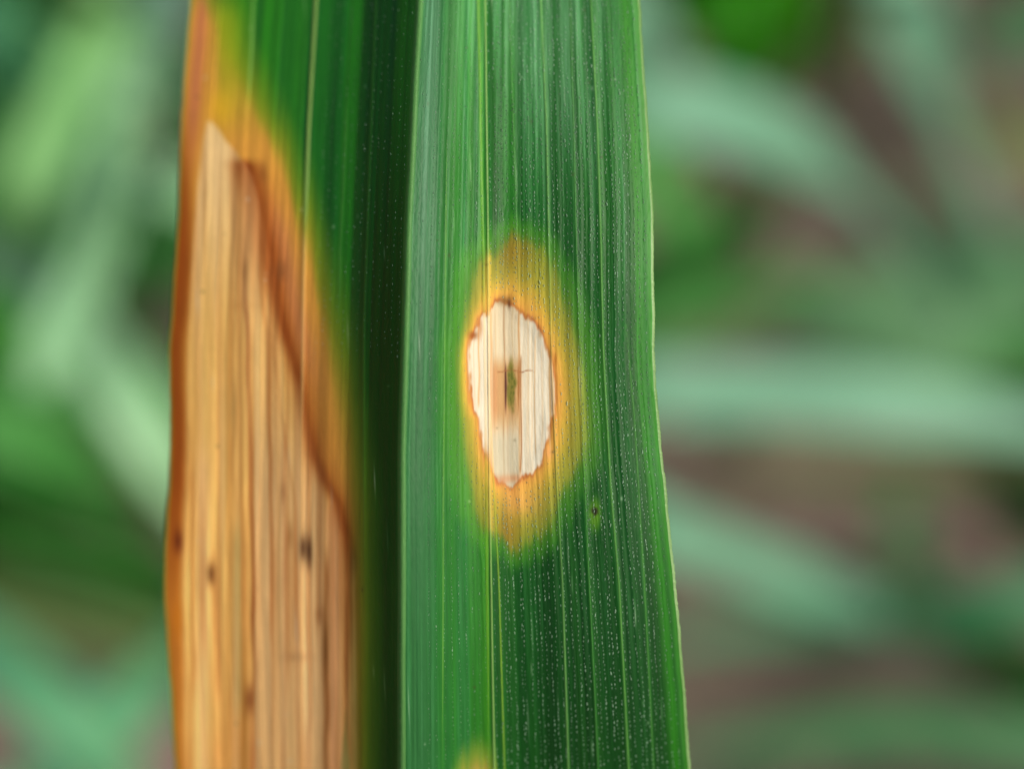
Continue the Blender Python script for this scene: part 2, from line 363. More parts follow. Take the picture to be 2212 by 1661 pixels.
alpha = alpha * (1 - pm * .9) * (1 - hm * .45)
# small lesion at the foot of the picture and the black speck
foot = 1 - np.sqrt(((X - 1034) / 50) ** 2 + ((Y - 1722) / 100) ** 2) + (noise(X / 10, Y / 120, 51) - .5) * .25
col = mixc(col, np.broadcast_to(G(132, 146, 46), C.shape), sst(-.5, .2, foot) * .8 * (X < v1 + 6))
col = mixc(col, np.broadcast_to(G(190, 148, 72), C.shape), sst(.0, .6, foot) * .8 * (X < v1 + 6))
col = mixc(col, np.broadcast_to(G(214, 176, 124), C.shape), sst(.5, .9, foot) * .7 * (X < v1 + 6))
sp = np.sqrt(((X - 1285) / 17) ** 2 + ((Y - 1112) / 46) ** 2)
col = mixc(col, np.broadcast_to(G(92, 140, 20), C.shape), sst(1.2, .3, sp) * .75)
dk = np.sqrt(((X - 1285 - 4 * (noise(Y / 6, 1, 52) - .5)) / 9) ** 2 + ((Y - 1105) / 10) ** 2)
col = mixc(col, np.broadcast_to(G(24, 14, 10), C.shape), sst(1.25, .2, dk + (noise(X / 5, Y / 7, 53) - .5) * .5) * .9)
# ---- the long scorched lesion of the left half
EDG = [(-400, 440), (-200, 450), (0, 484), (60, 500), (130, 530), (200, 570), (300, 618), (400, 652), (500, 690), (600, 716), (700, 736), (800, 752), (900, 766), (1000, 776), (1100, 784), (1400, 790), (1661, 790), (1900, 790)]
edg = smooth_pl(Yc, EDG)
jl = (noise(X / 16, Y / 900, 61) - .5) * 16 + (noise(X / 50, Y / 120, 62) - .5) * 16
dE = X - edg + jl * sst(1100, 500, Yc) + jl * .15          # negative inside
infl = isL * 1.0
yel = sst(60, -10, dE) * infl
D1 = [(330, 526), (345, 530), (420, 556), (500, 575), (580, 592), (650, 605), (729, 624), (788, 642), (833, 655), (913, 669), (984, 684), (1037, 707), (1086, 736), (1160, 757), (1215, 765), (1661, 772)]
d1 = pl(Yc, D1)
tip = [(-400, 430), (180, 436), (250, 448), (270, 464), (300, 484), (330, 512), (380, 548), (460, 566), (600, 592), (729, 620), (984, 682), (1086, 732), (1215, 768), (1900, 774)]
tb_ = pl(Yc, tip)
halo2 = G(214, 142, 58)
lc = np.empty_like(C); lc[:] = G(218, 156, 62)                     # orange zone
lc = mixc(lc, np.broadcast_to(G(222, 146, 92), C.shape), bump(X, d1 + 26, 24) * sst(380, 520, Y) * sst(900, 700, Y) * .8)
lc = mixc(lc, np.broadcast_to(G(158, 152, 36), C.shape), sst(-52, -8, dE) * sst(1150, 500, Y) * .9)
lc = mixc(lc, np.broadcast_to(G(196, 138, 40), C.shape), sst(-40, -8, dE) * sst(700, 1200, Y) * .8)
lc = mixc(lc, np.broadcast_to(G(178, 170, 30), C.shape), sst(330, 40, Y) * sst(466, 480, X) * .8)
lc = mixc(lc, np.broadcast_to(G(236, 180, 44), C.shape), bump(Y, 232, 42) * bump(X, 478, 26) * .9)
# dead tissue inside
ins = sst(6, -6, X - tb_ + (noise(X / 12, Y / 200, 63) - .5) * 6) * sst(-7, 7, X - pl(Yc, [(0, 470), (240, 458), (262, 448), (300, 440), (400, 428), (700, 404), (1200, 392), (1900, 400)])) * sst(250, 268, Y)
dc = np.empty_like(C); dc[:] = G(244, 198, 108)
k1 = noise(X / 15, Y / 900, 64); k2 = noise(X / 30, Y / 700, 65); k3 = noise(X / 6, Y / 800, 66)
dc = mixc(dc, np.broadcast_to(G(200, 132, 58), C.shape), sst(.5, .95, k1) * .6)
dc = mixc(dc, np.broadcast_to(G(238, 198, 126), C.shape), sst(.5, .9, k2) * .6)
dc = mixc(dc, np.broadcast_to(G(196, 132, 70), C.shape), sst(.5, .95, k3) * .4)
dc = mixc(dc, np.broadcast_to(G(246, 212, 146), C.shape), sst(760, 300, Y) * sst(524, 508, X) * .85)
grey = sst(546, 556, X) * sst(712, 690, X) * sst(760, 1100, Y)
dc = mixc(dc, np.broadcast_to(G(222, 182, 122), C.shape) * (1 + (k1 - .5)[..., None] * .25), grey * .75)
dc = mixc(dc, np.broadcast_to(G(238, 190, 120), C.shape), bump(X, 438, 14) * sst(920, 1040, Y) * .85)
dc = mixc(dc, np.broadcast_to(G(226, 166, 110), C.shape), bump(X, 720, 22) * sst(1040, 1120, Y) * .8)
dc = mixc(dc, np.broadcast_to(G(176, 160, 92), C.shape), bump(X, 512, 14) * sst(1080, 1200, Y) * sst(1600, 1480, Y) * .6)
for xs, y0, y1, wd, a_, cc in (([(560, 527), (758, 535), (966, 541), (1300, 548), (1900, 548)], 520, 1900, 5.5, .8, (146, 76, 38)), ([(984, 615), (1900, 612)], 900, 1900, 4, .5, (168, 100, 56)), ([(984, 668), (1200, 672), (1900, 664)], 900, 1900, 5, .6, (158, 94, 48)),
                               ([(1200, 703), (1661, 706), (1900, 706)], 1200, 1900, 6, .75, (134, 78, 34)), ([(1100, 748), (1900, 754)], 1130, 1900, 6, .65, (160, 88, 36)), ([(1150, 462), (1400, 470), (1900, 462)], 1200, 1900, 7, .5, (186, 108, 52)),
                               ([(500, 500), (900, 505), (1900, 500)], 520, 1900, 4, .45, (182, 116, 54)), ([(500, 470), (1900, 478)], 600, 1900, 3.5, .3, (190, 120, 60)), ([(400, 548), (800, 580), (1200, 588)], 420, 1900, 4, .45, (176, 104, 48)), ([(600, 566), (1100, 640), (1900, 645)], 700, 1900, 3.5, .45, (180, 112, 56)), ([(1400, 530), (1900, 532)], 1380, 1900, 9, .55, (140, 90, 30)), ([(1000, 415), (1900, 418)], 1000, 1900, 5, .5, (170, 96, 40))):
    dc = mixc(dc, np.broadcast_to(G(*cc), C.shape), a_ * bump(X, pl(Yc, xs) + (noise(Y / 90, xs[0][1], 67) - .5) * 5, wd) * sst(y0 - 40, y0 + 60, Y) * sst(y1 + 60, y1 - 30, Y) * (.55 + .6 * noise(Y / 110, xs[0][1], 68)))
brown = np.maximum(bump(X, pl(Yc, D1) - 5, 14 + 12 * sst(760, 430, Y)), .0) * sst(335, 360, Y) * (.6 + .6 * noise(Y / 60, X / 30, 70))
brown_w = pl(Yc, [(0, 0), (330, 1), (480, 1), (650, .7), (800, .75), (1000, .65), (1215, .6), (1400, .3), (1661, .2)])  # strength of the brown along the diagonal vein
reg = mixc(lc, dc, ins)
reg = mixc(reg, np.broadcast_to(G(184, 106, 44), C.shape), bump(X, d1 + 4, 34) * sst(335, 400, Y) * sst(1500, 1150, Y) * .55)
reg = mixc(reg, np.broadcast_to(G(176, 104, 42), C.shape), ins * sst(.55, .8, noise(X / 4.5, Y / 600, 74)) * .2)
reg = mixc(reg, np.broadcast_to(G(144, 68, 20), C.shape), np.clip(brown * brown_w * 1.1, 0, 1))
reg = mixc(reg, np.broadcast_to(G(182, 112, 54), C.shape), sst(516, 530, X) * sst(4, -8, X - d1) * sst(335, 355, Y) * sst(720, 480, Y) * .7)
edgeb = sst(46, 10, X - lec - 4 + 18 * (noise(Y / 200, 2, 69) - .5)) * sst(40, 500, Y)
reg = mixc(reg, np.broadcast_to(G(140, 64, 12), C.shape), np.clip(edgeb, 0, 1) * pl(Yc, [(0, .3), (400, .9), (1050, .9), (1300, .55), (1661, .4)]))
reg = mixc(reg, np.broadcast_to(G(196, 118, 74), C.shape), bump(X, lec + 26, 14) * sst(420, 200, Y) * .9)
reg = mixc(reg, np.broadcast_to(G(132, 146, 30), C.shape), sst(8, 0, X - lec) * .6)
for cx_, cy_, sx_, sy_, cc, a_ in ((654, 1184, 9, 30, (70, 42, 24), .8), (668, 1192, 6, 34, (60, 34, 18), .85), (626, 1160, 6, 28, (150, 100, 50), .5), (456, 1240, 8, 24, (84, 44, 18), .85), (385, 1170, 10, 26, (92, 36, 14), .85), (540, 1512, 9, 30, (106, 50, 18), .8), (608, 584, 13, 22, (134, 84, 44), .6),
                                   (529, 581, 6, 26, (120, 70, 26), .6), (764, 1212, 7, 32, (112, 58, 22), .7), (612, 1062, 6, 26, (160, 110, 64), .6), (505, 880, 8, 40, (190, 150, 80), .6), (704, 1400, 6, 70, (104, 66, 26), .6), (530, 660, 30, 10, (200, 140, 70), .3), (382, 1340, 12, 40, (188, 112, 24), .6), (566, 372, 12, 24, (120, 66, 26), .5), (690, 1330, 10, 20, (150, 96, 50), .5), (640, 1420, 30, 12, (176, 130, 80), .5)):
    reg = mixc(reg, np.broadcast_to(G(*cc), C.shape), a_ * np.exp(-((X - cx_) / sx_) ** 2 - ((Y - cy_) / sy_) ** 2))
reg = mixc(reg, np.broadcast_to(G(150, 84, 34), C.shape), sst(.62, .95, noise(X / 9, Y / 420, 72)) * .4 * ins)
reg = mixc(reg, np.broadcast_to(G(248, 212, 150), C.shape), sst(.62, .95, noise(X / 15, Y / 520, 73)) * .28 * ins)
reg = reg * (1 + .10 * sst(900, 1300, Y)[..., None] + fine[..., None] * .22 * sst(200, 500, Y)[..., None])
# the lesion only reaches past the top of the picture along the edge
reach = sst(-160, 60, Y)
narrow = sst(.4, 1.0, reach + .0)
lm = sst(14, -46, dE) * infl * (.15 + .85 * narrow)
topfade = sst(330, 0, Y) * sst(440, 500, X) * .85
lm = lm * (1 - topfade)
col = mixc(col, np.broadcast_to(G(128, 148, 26), C.shape), yel * .75 * sst(-160, 40, Y) * (1 - topfade * .5))
col = mixc(col, np.broadcast_to(G(158, 174, 26), C.shape), bump(X, 484 + (Y - 60) * .04, 38) * sst(-40, 60, Y) * sst(330, 200, Y) * .8)
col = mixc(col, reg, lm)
alpha = alpha * (1 - lm * .8)
lowfade = sst(2600, 2200, Y)
rb = np.random.default_rng(11)
for _ in range(90):
    by = rb.uniform(-60, 1720); bx = rb.uniform(pl(by, LE) + 12, pl(by, RE) - 10)
    w_, h_ = rb.uniform(1.6, 3.6), rb.uniform(2, 5)
    kind_ = rb.random()
    if kind_ < .3: h_ = rb.uniform(12, 46); w_ = 1.5
    r0, r1 = np.searchsorted(rows_nom, [by - 3 * h_, by + 3 * h_]); r1 = max(r1, r0 + 2)
    dd = np.exp(-((X[r0:r1] - bx - (Y[r0:r1] - by) * .04) / w_) ** 2 - ((Y[r0:r1] - by) / h_) ** 2)
    cc = G(210, 214, 196) if kind_ < .62 else G(70, 58, 30)
    col[r0:r1] = mixc(col[r0:r1], np.broadcast_to(cc, col[r0:r1].shape), dd * rb.uniform(.2, .6))
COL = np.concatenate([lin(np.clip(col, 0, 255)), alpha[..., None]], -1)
del C, base, stripc, hc, pc, dc, lc, reg, lf
# ---- meshes cut from one surface
def grid_normals(Pn):
    du = np.gradient(Pn, axis=1); dv = np.gradient(Pn, axis=0)
    n = np.cross(dv, du); n /= np.linalg.norm(n, axis=-1, keepdims=True) + 1e-12
    if (n[NRT // 2, 10] @ B) < 0: n = -n
    return n
NF = grid_normals(front)
leaf = empty('wheat_leaf', tuple(at(868, 1820, rows_D[-1])))
leaf.location = tuple(front[-1, NC // 2])
tag(leaf, label='broad green grass leaf in front, with a cream oval spot and a long scorched patch', category='leaf')
inv = -np.array(leaf.location)
Vf = (front + inv).reshape(-1, 3); Nf = NF.reshape(-1, 3); Cf = COL.reshape(-1, 4)
faces = grid_faces(NRT, NC)[:, ::-1]
def facemean(a): return a.reshape(-1)[faces].mean(1)
m_pale = facemean(dPj) < 0.5
m_halo = (facemean(dHj) < 0) & ~m_pale
m_left = (facemean(lm) > .5)
m_foot = (facemean(foot * (X < v1 + 6)) > .05) & (facemean(Y) > 1500) & (facemean(Y) < 1900)
m_sp = (facemean(dk) < .9)
rest = ~(m_pale | m_halo | m_left | m_foot | m_sp)
# blade: the green face plus the under side, closed round the edges
bk = (back + inv)
Vall = np.concatenate([Vf, bk.reshape(-1, 3)]); o_b = len(Vf)
fb = grid_faces(NRT, NBK)[:, ::-1] + o_b
i = np.arange(NRT - 1)
side_r = np.stack([i * NC + NC - 1, o_b + i * NBK, o_b + (i + 1) * NBK, (i + 1) * NC + NC - 1], -1)[:, ::-1]
side_l = np.stack([o_b + i * NBK + NBK - 1, i * NC, (i + 1) * NC, o_b + (i + 1) * NBK + NBK - 1], -1)[:, ::-1]
bcol = np.empty((NRT, NBK, 4))
ix = np.clip((tb * (NC - 1)).astype(int), 0, NC - 1); bcol[:] = COL[:, ix]
Call = np.concatenate([Cf, bcol.reshape(-1, 4)])
Nb = -grid_normals(back); Nb = np.where((Nb @ B)[..., None] > 0, -Nb, Nb)
Nall = np.concatenate([Nf, Nb.reshape(-1, 3)])
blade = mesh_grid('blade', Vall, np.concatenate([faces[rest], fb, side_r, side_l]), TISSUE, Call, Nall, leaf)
lz = mesh_grid('lesion', Vf, faces[m_left], TISSUE, Cf, Nf, leaf); lz['label'] = 'long scorched orange and straw brown lesion along the left edge'
lo = mesh_grid('lesion', Vf, faces[m_halo], TISSUE, Cf, Nf, leaf); lo['label'] = 'oval lesion with a yellow and orange halo'
ld = mesh_grid('dead_tissue', Vf, faces[m_pale], TISSUE, Cf, Nf, lo); ld['label'] = 'cream dead centre with brown streaks'
lf_ = mesh_grid('lesion', Vf, faces[m_foot], TISSUE, Cf, Nf, leaf); lf_['label'] = 'small tan lesion at the lower end of the leaf'
ls = mesh_grid('speck', Vf, faces[m_sp], TISSUE, Cf, Nf, leaf); ls['label'] = 'tiny black speck'
# ---- ridges lying on the surface
def surf_in(X_, Y_, lift=0.0):
    X_ = np.asarray(X_, float); Y_ = np.asarray(Y_, float)
    return at(X_, Y_, FD - W0(Y_) - prof(X_, Y_) - lift) + inv
def tissue_at(X_, Y_):
    ii = np.clip(np.searchsorted(rows_nom, Y_), 0, NRT - 1)
    l_ = smooth_pl(np.clip(Y_, -200, 1900), LE); r_ = smooth_pl(np.clip(Y_, -200, 1900), RE)
    jj = np.clip(((X_ - l_) / (r_ - l_) * (NC - 1)).astype(int), 0, NC - 1)
    return COL[ii, jj]
def ridge(name, pts, half, height, tint, a_t, n=400, label=None, sink=.0006):
    height = height * .5
    y0 = max(pts[0][0], -155); y1 = min(pts[-1][0], 1815)
    ys = np.linspace(y0, y1, n); xs = smooth_pl(ys, pts) + (noise(ys / 160, half * 7, 71) - .5) * half * .25
    off = np.array([-1, -.7, -.3, .3, .7, 1.0]); hh = np.array([-sink, height * .55, height, height, height * .55, -sink])
    tap = np.ones(n)
    if pts[0][0] > -150: tap *= sst(0, .15, np.linspace(0, 1, n)) * .9 + .1
    if pts[-1][0] < 1800: tap *= sst(1, .8, np.linspace(0, 1, n)) * .9 + .1
    XX = xs[:, None] + off[None] * (half * tap)[:, None]; YY = np.broadcast_to(ys[:, None], XX.shape).copy()
    V = surf_in(XX, YY) + (hh[None] * tap[:, None])[..., None] * B
    src = tissue_at(XX, YY)
    src = (src + tissue_at(XX - 4, YY) + tissue_at(XX + 4, YY)) / 3
    wgt = a_t * (.08 + .92 * sst(.2, .9, src[..., 3:4])) * np.array([.2, .7, 1, 1, .7, .2])[None, :, None]
    cc = src.copy(); cc[..., :3] = src[..., :3] * (1 - wgt) + lin(tint) * wgt; cc[..., :3] *= 1.08
    dry = sst(.42, .25, src[..., 3]) * np.array([.1, .6, 1, 1, .6, .1])[None]
    cc[..., :3] = mixc(cc[..., :3], np.broadcast_to(lin((232, 198, 122)), cc[..., :3].shape), dry * .32)
    o = mesh_grid(name, V.reshape(-1, 3), grid_faces(n, 6)[:, ::-1], TISSUE, cc.reshape(-1, 4), parent=leaf)
    if label: o['label'] = label
    return o
ridge('midrib', MI, 10, .009, (92, 140, 74), .8, 500)
ridge('vein', V1, 3.2, .0028, (132, 168, 92), .6)
ridge('vein', V1B, 2.6, .002, (120, 160, 50), .55)
ridge('vein', V2, 2.8, .002, (110, 156, 84), .5)
ridge('vein', V3, 2.8, .002, (96, 148, 70), .5)
ridge('vein', V6, 1.8, .0014, (80, 138, 66), .4)
ridge('vein', V4, 1.8, .0014, (90, 144, 76), .4)
ridge('vein', V5, 2.2, .0014, (80, 136, 60), .4)
ridge('vein', VG, 4.0, .0016, (116, 168, 46), .45)
ridge('vein', L1, 5, .003, (130, 164, 78), .75)
ridge('vein', L2, 4.0, .002, (110, 156, 70), .6)
ridge('vein', L3, 3.4, .002, (70, 132, 50), .5)
ridge('vein', L4, 3.8, .002, (70, 134, 44), .5)
ridge('vein', L5, 2.8, .0016, (100, 152, 60), .4)
# ---- clear margins with fine teeth
def margin(pts, sgn, rad):
    ys = np.linspace(-155, 1815, 700); xs = smooth_pl(ys, pts)
    saw = ((ys / 9.0) % 1.0); a = np.linspace(0, 2 * math.pi, 9)[:-1]
    r = rad * (1 + .28 * saw * (noise(ys / 9, 1, 81) > .3)) 
    ctr = surf_in(xs, ys) - .008 * B
    n1 = B; n2 = R * sgn
    V = ctr[:, None, :] + (np.cos(a)[None, :, None] * r[:, None, None] * .8) * n1 + (np.sin(a)[None, :, None] * r[:, None, None]) * n2
    return mesh_grid('leaf_margin', V.reshape(-1, 3), grid_faces(700, 8, True), MARGIN, parent=leaf)
margin(RE, 1, .0062)
margin(LE, -1, .0042)['label'] = 'yellow green edge beside the scorched patch'
# ---- rows of short silvery hairs
rng = np.random.default_rng(7)
hx, hy, hs = [], [], []
def hair_rows(ts, lo_pts, hi_pts, pitch, size, ymin=-150, ymax=1800, keep=.9):
    for t in ts:
        y = ymin + rng.uniform(0, pitch); side = 0
        dens = rng.uniform(.72, 1.08)
        while y < ymax:
            y += pitch * rng.uniform(.7, 1.35)
            if rng.random() > keep * dens: continue
            a = pl(y, lo_pts); b = pl(y, hi_pts)
            x = a + (b - a) * t + rng.normal(0, .7) + (noise(y / 45, t * 99, 95) - .5) * 3.5
            hx.append(x); hy.append(y); hs.append(size * rng.uniform(.6, 1.25) * (1.35 if rng.random() < .06 else 1))
nrow = 36
ts = (np.arange(nrow) + .5) / nrow + rng.uniform(-.008, .008, nrow)
hair_rows(ts[ts < .975], V1, RE, 9.2, 1.0)
hair_rows([.30, .38, .47, .56, .64, .72, .79, .86, .93], MI, V1, 9, .72, keep=.85)
hair_rows([.06, .12, .18], MI, V1, 12, .6, ymax=700, keep=.6)
hair_rows(np.linspace(.62, .97, 13), LE, MI, 12, .75, ymax=760, keep=.7)
hx = np.array(hx); hy = np.array(hy); hs = np.array(hs)
dpale = np.full(hx.shape, 99.0); mk = (hx > 960) & (hx < 1260) & (hy > 600) & (hy < 1100); dpale[mk] = sdf(hx[mk], hy[mk], PALE)
dh = sdf(hx, hy, HALO)
ok = (dpale > 6) & ~((dpale < 26) & (rng.random(len(hx)) < .6))
hx, hy, hs = hx[ok], hy[ok], hs[ok]
base_p = surf_in(hx, hy)
# each hair: a short bristle lying forward, five-sided with a pointed end
n = len(hx); ang = np.arange(5) * 2 * math.pi / 5
wv = .00128 * hs; ln = .0050 * hs * rng.uniform(.8, 1.3, n)
dirx = rng.normal(0, .12, n)
D_ = U[None] + dirx[:, None] * R[None] + .32 * B[None]; D_ /= np.linalg.norm(D_, axis=1, keepdims=True)
A_ = np.cross(D_, B[None]); A_ /= np.linalg.norm(A_, axis=1, keepdims=True); E_ = np.cross(A_, D_)
rings = []
for s_, r_ in ((-.25, .5), (.15, 1.0), (.6, .7)):
    ctr = base_p + D_ * (ln * s_)[:, None]
    rings.append(ctr[:, None] + (np.cos(ang)[None, :, None] * A_[:, None] + np.sin(ang)[None, :, None] * E_[:, None]) * (wv * r_)[:, None, None])
tipv = (base_p + D_ * ln[:, None])[:, None]
V = np.concatenate(rings + [tipv], 1)      # n,16,3
fl = []
for k in range(2):
    for j in range(5):
        a_, b_ = k * 5 + j, k * 5 + (j + 1) % 5
        fl += [(a_, b_, b_ + 5), (a_, b_ + 5, a_ + 5)]
for j in range(5): fl.append((10 + j, 10 + (j + 1) % 5, 15))
fl = np.array(fl)
loc = tissue_at(hx, hy); hcol = loc.copy(); hcol[:, :3] = loc[:, :3] * .45 + lin((176, 214, 178)) * (.31 * hs.clip(.6, 1.2) * (.55 + .9 * noise(hx / 30, hy / 120, 90)))[:, None]; hcol[:, 3] = 1
hc_ = np.repeat(hcol[:, None], 16, 1)
hairs = mesh_grid('leaf_hairs', V.reshape(-1, 3), (fl[None] + (np.arange(n) * 16)[:, None, None]).reshape(-1, 3), TISSUE, hc_.reshape(-1, 4), parent=leaf)
hairs['kind'] = 'stuff'
# ================================================================== GROUND
def ground():
    g = np.concatenate([-np.geomspace(2500, 34, 16)[:-1], np.linspace(-32, 32, 240), np.geomspace(34, 2500, 16)[1:]])
    gx, gy = np.meshgrid(g, g + 14)
    fal = sst(40, 28, np.maximum(abs(gx), abs(gy - 14)))
    z = ((noise(gx / 3, gy / 3, 91) - .5) * 1.2 + (noise(gx / 1.1, gy / 1.1, 92) - .5) * .5 + (noise(gx / .4, gy / .4, 93) - .5) * .15) * fal
    V = np.stack([gx, gy, z], -1).reshape(-1, 3)
    m = bpy.data.materials.new('soil'); m.use_nodes = True; t = m.node_tree; p = t.nodes['Principled BSDF']; L = t.links
    p.inputs['Roughness'].default_value = .9
    c_ = t.nodes.new('ShaderNodeTexCoord'); n1 = t.nodes.new('ShaderNodeTexNoise'); n1.inputs['Scale'].default_value = .35; n1.inputs['Detail'].default_value = 6
    L.new(c_.outputs['Object'], n1.inputs[0])
    cr = t.nodes.new('ShaderNodeValToRGB'); L.new(n1.outputs[0], cr.inputs[0])
    e = cr.color_ramp.elements; e[0].position = .32; e[0].color = (*lin((88, 82, 64)), 1); e[1].position = .68; e[1].color = (*lin((142, 118, 108)), 1)
    k = e.new(.5); k.color = (*lin((114, 102, 88)), 1)
    L.new(cr.outputs[0], p.inputs[0])
    b = t.nodes.new('ShaderNodeBump'); n2 = t.nodes.new('ShaderNodeTexNoise'); n2.inputs['Scale'].default_value = 6; n2.inputs['Detail'].default_value = 8
    L.new(c_.outputs['Object'], n2.inputs[0]); L.new(n2.outputs[0], b.inputs['Height']); b.inputs['Distance'].default_value = .1; L.new(b.outputs[0], p.inputs['Normal'])
    o = mesh_grid('soil_ground', V, grid_faces(len(g), len(g)), m); o['kind'] = 'structure'
    return m
SOIL = ground()
def clods():
    r = np.random.default_rng(5); n = 500
    th = (1 + 5 ** .5) / 2
    ic = np.array([(-1, th, 0), (1, th, 0), (-1, -th, 0), (1, -th, 0), (0, -1, th), (0, 1, th), (0, -1, -th), (0, 1, -th), (th, 0, -1), (th, 0, 1), (-th, 0, -1), (-th, 0, 1)]) / 1.9
    fc = np.array([(0, 11, 5), (0, 5, 1), (0, 1, 7), (0, 7, 10), (0, 10, 11), (1, 5, 9), (5, 11, 4), (11, 10, 2), (10, 7, 6), (7, 1, 8), (3, 9, 4), (3, 4, 2), (3, 2, 6), (3, 6, 8), (3, 8, 9), (4, 9, 5), (2, 4, 11), (6, 2, 10), (8, 6, 7), (9, 8, 1)])
    s = r.uniform(.12, .5, n) ** 1.3
    pos = np.stack([r.uniform(-12, 12, n), r.uniform(8, 28, n), s * .3], -1)
    V = ic[None] * s[:, None, None] * r.uniform(.7, 1.3, (n, 12, 3)) + pos[:, None]
    o = mesh_grid('soil_clods', V.reshape(-1, 3), (fc[None] + (np.arange(n) * 12)[:, None, None]).reshape(-1, 3), SOIL)
    tag(o, kind='stuff', label='loose reddish brown crumbs of soil between the grass blades', category='soil')
clods()
# ================================================================== BLADES BEHIND THE LEAF
M = {
    'pale': mat_leaf('blade_pale_waxy', (96, 150, 118), (116, 168, 136), .5, .22, .5),
    'blue': mat_leaf('blade_blue_waxy', (118, 164, 144), (146, 190, 170), .45, .2, .5),
    'lime': mat_leaf('blade_light_green', (110, 172, 96), (140, 198, 120), .5, .25, .5),
    'mid': mat_leaf('blade_mid_green', (60, 138, 56), (84, 160, 76), .5, .25, .5, .3),
    'fresh': mat_leaf('blade_fresh_green', (40, 136, 2), (56, 152, 8), .5, .35, .5, .1),
    'dark': mat_leaf('blade_deep_green', (10, 66, 4), (22, 84, 10), .55, .25, .5, .08),
    'olive': mat_leaf('blade_olive', (70, 90, 40), (94, 110, 62), .6, .2, .5, .2),
    'grey': mat_leaf('blade_grey_green', (80, 134, 82), (104, 152, 102), .6, .2, .5, .3),
    'teal': mat_leaf('blade_teal', (70, 144, 94), (98, 168, 122), .5, .2, .5, .3),
    'bright': mat_leaf('blade_bright_waxy', (142, 196, 140), (164, 212, 164), .5, .22, .5),
    'straw': mat_leaf('blade_straw', (116, 136, 70), (136, 148, 88), .6, .2, .5, .3),
}
def cmr(P, n):
    P = np.vstack([2 * P[0] - P[1], P, 2 * P[-1] - P[-2]]); out = []
    seg = len(P) - 3
    for k in range(seg):
        a, b, c2, d2 = P[k:k + 4]
        for t in np.linspace(0, 1, n // seg, endpoint=(k == seg - 1)):
            out.append(.5 * ((2 * b) + (c2 - a) * t + (2 * a - 5 * b + 4 * c2 - d2) * t * t + (3 * b - a - 3 * c2 + d2) * t ** 3))
    return np.array(out)
def blade_behind(label, pts, width, mat, root=None, hint=None, group=None, blunt=.35, fold=.16):
    """a grass blade: V-shaped ribbon 0.3 mm thick with a raised midrib; first point is the root end, last the tip"""
    P = [at(*p) for p in pts]
    if root is not None: P = [root] + P
    P = cmr(np.array(P), 48); n = len(P)
    T = np.gradient(P, axis=0); T /= np.linalg.norm(T, axis=1, keepdims=True)
    H = (B * .75 + np.array([0, 0, .5])) if hint is None else np.array(hint, float)
    Wd = np.cross(T, H[None]); Wd /= np.linalg.norm(Wd, axis=1, keepdims=True)
    N = np.cross(Wd, T); N = np.where((N @ B)[:, None] < 0, -N, N)
    s = np.linspace(0, 1, n)
    wd = width * .5 * (.55 + .45 * sst(0, .3, s)) * np.clip((1 - s) / blunt, 0, 1) ** .6
    wd = np.maximum(wd, .012)
    cs = np.array([-1, -.66, -.33, 0, .33, .66, 1.0])
    curl = (np.abs(cs) ** 1.3) * fold
    org = P[0].copy()
    top = P[:, None] + cs[None, :, None] * wd[:, None, None] * Wd[:, None] + (curl[None] * wd[:, None] * 2)[..., None] * N[:, None] - org
    bot = top[:, ::-1] - .03 * N[:, None]
    V = np.concatenate([top, bot], 1)
    e = empty('grass_blade', tuple(org)); tag(e, label=label, category='grass blade')
    if group: e['group'] = group
    mesh_grid('blade', V.reshape(-1, 3), grid_faces(n, 14, True), M[mat], parent=e)
    mr = np.array([-1, -.5, .5, 1]) * .09; mh = np.array([-.01, .03, .03, -.01])
    Vm = P[:, None] + (mr[None] * wd[:, None])[..., None] * Wd[:, None] + (mh[None] * np.minimum(wd / .2, 1)[:, None])[..., None] * N[:, None] - org
    mesh_grid('midrib', Vm.reshape(-1, 3), grid_faces(n, 4), M['lime' if mat not in ('blue', 'pale', 'grey') else 'pale'], parent=e)
    return e
G_ = 'blurred grass blades behind the leaf'
ga = ground_at
# right side
blade_behind('wide pale bluish blade arching from the leaf, upper right, down towards the grey soil', [(1180, 150, 17), (1400, 222, 17.5), (1600, 272, 18), (1760, 350, 19), (1850, 440, 20.5), (1960, 560, 23), (2080, 700, 26)], .62, 'pale', root=ga(300, 1500), group=G_)
blade_behind('light green blade dropping from the top edge at the right corner', [(1840, -240, 22), (1930, -40, 22), (1990, 120, 22.5), (2040, 280, 24), (2110, 440, 26), (2190, 620, 27.5)], .7, 'pale', root=ga(1500, -900), group=G_)
blade_behind('straight pale green blade lying level across the right, half way up', [(1180, 840, 18.5), (1420, 850, 18.5), (1700, 858, 19), (1950, 882, 19.5), (2220, 918, 20), (2700, 1020, 21)], .56, 'pale', root=ga(500, 800), group=G_)
blade_behind('pale blade slanting down to the right below the level one', [(1180, 1060, 18), (1420, 1150, 18), (1600, 1215, 19), (1760, 1275, 20), (1920, 1340, 22), (2080, 1420, 24.5)], .46, 'pale', root=ga(500, 1100), group=G_)
blade_behind('bluish blade crossing under the slanting pale blade at lower right', [(2900, 1220, 20), (2400, 1275, 20.5), (2120, 1310, 21), (1850, 1345, 22), (1600, 1362, 22), (1380, 1400, 22)], .44, 'teal', root=ga(3600, 1500), group=G_)
blade_behind('short green blade tip under the crossing at lower right', [(2500, 1560, 22), (2240, 1450, 22.5), (2060, 1370, 23), (1860, 1300, 24)], .46, 'mid', root=ga(3000, 1800), group=G_)
blade_behind('dull grey green blade along the bottom edge at the right', [(2900, 1560, 20), (2300, 1610, 20.5), (1960, 1580, 21), (1640, 1610, 21.5), (1380, 1650, 22)], .5, 'grey', root=ga(3600, 1600), group=G_)
